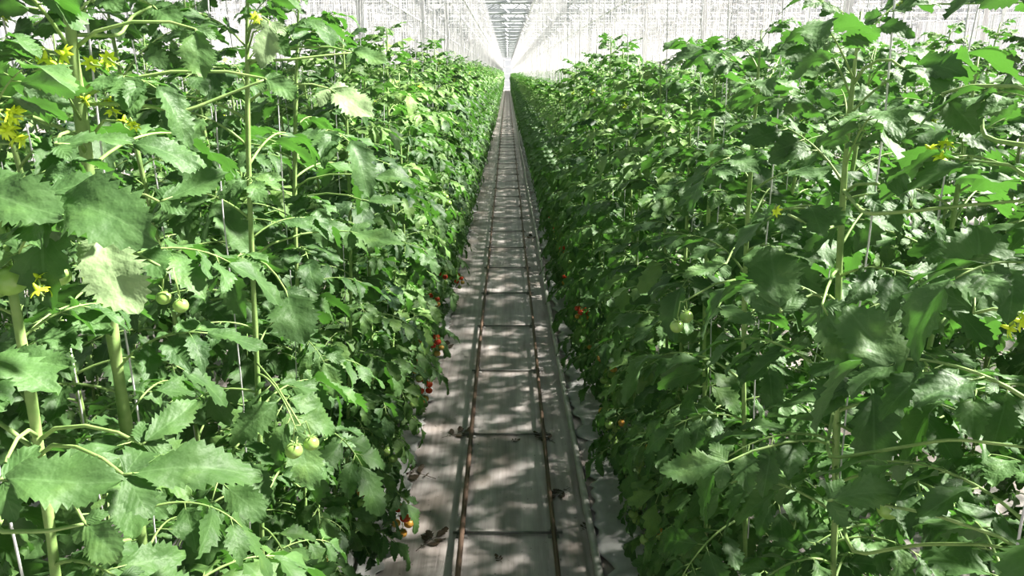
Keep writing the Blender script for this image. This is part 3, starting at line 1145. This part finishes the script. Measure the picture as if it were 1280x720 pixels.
# ------------------------------------------------------------------ distant plants, one object
FT_ = []
def far_template(seed, h, dense, lean=.13, n_leaf=FARL):
    g = np.random.default_rng(seed)
    P = stem_path(h, lean, g)
    m = MB()
    for (z, az, post, sc, roll) in leaf_plan(h, g, .06, .14, dense):
        m.add_arrays(n_leaf[post][g.integers(3)], leaf_M(P, z, az, sc * .98, roll, g), g.uniform(-.30, .26) + (.2 if z / h > .8 else 0))
    return m.arrays()
FAR_T = [far_template(300 + k, 2.6, 1.0) for k in range(5)]
FAR_L = [far_template(320 + k, 2.4, 1.0) for k in range(5)]
FAR_S = [far_template(340 + k, 2.55, .55) for k in range(5)]
FAR_M = [far_template(360 + k, 2.55, 1.0) for k in range(5)]
fm = MB()
gq = np.random.default_rng(88)
for i, (x, y, line, sd, w) in enumerate(far_spots):
    bank = FAR_M if w == 1 else FAR_S if w else (FAR_L if sd > 0 else FAR_T)
    if w == 2 and y > 60 and i % 2: continue
    A = bank[gq.integers(5)]
    inward = -sd if line == 'in' else sd
    M = rot_z(0 if inward > 0 else PI)
    M[2, 2] = gq.uniform(.92, 1.03)
    M[:3, 3] = (x, y, 0)
    fm.add_arrays(A, M, gq.uniform(-.05, .05))
tag(fm.build('distant_tomato_foliage', [LEAF, STEM]), 'green mass of tomato rows running on to the far end', 'tomato foliage', kind='stuff')

# ------------------------------------------------------------------ the path: rails, pipe, grow bags, film, litter
track = empty('pipe_rail_track', (0, 0, 0))
tag(track, 'rusty brown pipe rails with cross supports running down the middle path', 'rail track')
RX = .247
yy = np.linspace(.2, 113, 90)
for sx in (-1, 1):
    m = MB()
    P = np.stack([sx * RX + .004 * np.sin(yy * .9 + sx), yy, np.full_like(yy, .062)], 1)
    tube(m, P, (.0145 if sx < 0 else .0125), 10, 0)
    m.build('rail', [RUST], track)
cb = MB()
tube(cb, [(-RX - .05, 0, .012), (RX + .05, 0, .012)], .007, 6, 0)
for sx in (-1, 1):
    box(cb, sx * RX - .03, sx * RX + .03, -.035, .035, 0, .006)
    tube(cb, [(sx * RX - .02, 0, .0), (sx * RX - .012, 0, .045)], .005, 5, 0)
    tube(cb, [(sx * RX + .02, 0, .0), (sx * RX + .012, 0, .045)], .005, 5, 0)
cb_me = cb.mesh('rail_support', [GALV])
y = 1.2
for k in range(98):
    o = bpy.data.objects.new('rail_support', cb_me); COL.objects.link(o)
    o.parent = track; o.location = (0, y, 0)
    y += 1.14

m = MB()
yy = np.linspace(.3, 113, 200)
tube(m, np.stack([.445 + .006 * np.sin(yy * .7), yy, np.full_like(yy, .03)], 1), .022, 10, 0)
tag(m.build('irrigation_pipe', [PVC]), 'pale plastic pipe lying beside the row right of the path', 'pipe')

def film_strip(x0, x1, ya, yb, seed, label):
    g = np.random.default_rng(seed)
    m = MB()
    ny, nx = int((yb - ya) / .035), 7
    V, U = [], []
    edge = 0
    for i in range(ny + 1):
        edge = .7 * edge + g.uniform(-.035, .035)
        for j in range(nx + 1):
            q = j / nx
            x = x0 + (x1 - x0) * q - (1 - q) * edge
            z = .006 + .03 * q + .012 * abs(math.sin(i * .55 + j)) * (1 - q) + g.uniform(0, .010)
            V.append((x, ya + (yb - ya) * i / ny, z)); U.append((q, i / ny))
    Fq = [(i * (nx + 1) + j, i * (nx + 1) + j + 1, (i + 1) * (nx + 1) + j + 1, (i + 1) * (nx + 1) + j) for i in range(ny) for j in range(nx)]
    m.add(V, Fq, np.array(U), 0)
    o = m.build('plastic_film', [FILM])
    so = o.modifiers.new('thickness', 'SOLIDIFY'); so.thickness = .0015
    tag(o, label, 'plastic film')
film_strip(.50, .72, 1.0, 40, 1, 'crumpled white plastic film edging the row right of the path')
film_strip(-.60, -.75, 1.0, 40, 2, 'crumpled white plastic film edging the row left of the path')

# grow bags: white plastic slabs under the plants
gb = MB()
n, mseg = 14, 16
V = []
for i in range(mseg + 1):
    t = i / mseg
    taper = min(1, math.sin(PI * (0.03 + .94 * t)) * 3.2)
    for j in range(n):
        a = 2 * PI * j / n
        ca, sa = math.cos(a), math.sin(a)
        x = .085 * np.sign(ca) * abs(ca) ** .55
        z = .04 * np.sign(sa) * abs(sa) ** .6 * (.15 + .85 * taper) + .042
        V.append((x * (1 + .03 * math.sin(9 * t + a)), (t - .5) * .98, z))
gb.add(V, [(i * n + j, i * n + (j + 1) % n, (i + 1) * n + (j + 1) % n, (i + 1) * n + j) for i in range(mseg) for j in range(n)])
for i in (0, mseg):
    c = len(V)
    ring = [V[i * n + j] for j in range(n)]
    gb.add([(np.mean([r_[0] for r_ in ring]), ring[0][1], .042)] + ring, [(0, 1 + j, 1 + (j + 1) % n, 0) for j in range(0)] or [(1, 2, 3, 4)])
gb_me = gb.mesh('grow_bag', [FILM])
for sd in (-1, 1):
    for i in range(14):
        o = bpy.data.objects.new('grow_bag', gb_me); COL.objects.link(o)
        o.location = (sd * .86, 1.3 + i * 1.04, .0)
        tag(o, 'white plastic grow bag lying under the row ' + ('left' if sd < 0 else 'right') + ' of the path', 'grow bag', 'white grow bags under the row ' + ('left' if sd < 0 else 'right') + ' of the path')

# withered leaves on the ground cloth
DRYM = []
for k in range(4):
    a = compound_leaf(.2, np.random.default_rng(500 + k), 8, 5, .12, -.15, True, 2, .4, 5)
    V, Fq, U, Mi, T = a.arrays()
    V[:, 2] = np.abs(V[:, 2]) * .35 + .004
    b = MB(); b.add_arrays((V, Fq, U, Mi, T))
    DRYM.append(b.mesh('fallen_leaf', [DRY, DRY]))
def ground_pt(px, py):
    d = fwd + rgt * (px - 640) / F_PX - upv * (py - 360) / F_PX
    t = -EYE / d[2]
    return CAM_P + d * t
lit = [(552, 548, 1.1, .5, 'withered dark leaf between the left plants and the left rail, farther one'),
       (545, 600, 1.5, 2.6, 'withered dark leaf fallen against the left rail near a cross support'),
       (520, 690, 1.0, 1.0, 'withered dark leaf at the bottom of the picture left of the left rail'),
       (636, 552, .35, .3, 'small withered leaf scrap between the rails below a cross support'),
       (628, 705, .35, 2.0, 'small withered leaf scrap between the rails closest to the camera'),
       (694, 555, .9, 2.2, 'withered brown leaf leaning over the right rail'),
       (712, 610, .8, 4.0, 'curled brown leaf between the right rail and the pale pipe'),
       (726, 665, .5, 1.0, 'small dark leaf scrap beside the pale pipe near the camera'),
       (556, 440, 1.0, 1.5, 'withered dark leaf beside the red tomatoes on the path edge'),
       (665, 300, 1.3, 1.5, 'withered leaf far up the path beside the right rail')]
for i, (px, py, sc, rz, lb) in enumerate(lit):
    p = ground_pt(px, py)
    o = bpy.data.objects.new('fallen_leaf', DRYM[i % 4]); COL.objects.link(o)
    o.location = (p[0], p[1], .002)
    o.rotation_euler = (0, 0, rz)
    o.scale = (sc, sc, sc)
    tag(o, lb, 'leaf')

# ------------------------------------------------------------------ light
w = bpy.data.worlds.new('sky'); S.world = w
w.use_nodes = True
nt = w.node_tree
bg = nt.nodes['Background']
tc = nt.nodes.new('ShaderNodeTexCoord')
sp = nt.nodes.new('ShaderNodeSeparateXYZ')
nt.links.new(tc.outputs['Generated'], sp.inputs[0])
rr = ramp(nt.nodes, [(0.0, (1.0, .985, 1.0)), (.12, (.92, .93, .96)), (.35, (.26, .31, .37)), (1.0, (.13, .18, .26))])
nt.links.new(sp.outputs[2], rr.inputs['Fac'])
nt.links.new(rr.outputs['Color'], bg.inputs['Color'])
bg.inputs['Strength'].default_value = .95
sun_d = bpy.data.lights.new('sun', 'SUN')
sun_d.energy = 30
sun_d.angle = math.radians(3.5)
sun_d.color = (1.0, .95, .86)
sun = bpy.data.objects.new('sun', sun_d); COL.objects.link(sun)
to_sun = Vector((.93, .2, 1.0)).normalized()
sun.rotation_euler = to_sun.to_track_quat('Z', 'Y').to_euler()

S.view_settings.view_transform = 'Standard'
S.view_settings.look = 'None'
S.view_settings.exposure = 0.0
S.view_settings.gamma = 1.0
S.view_settings.use_curve_mapping = False
S.cycles.max_bounces = 7
S.cycles.diffuse_bounces = 2
S.cycles.transmission_bounces = 4
S.cycles.transparent_max_bounces = 10
S.cycles.sample_clamp_indirect = 6
print('individual plants', N_IND[0] + len(HERO))
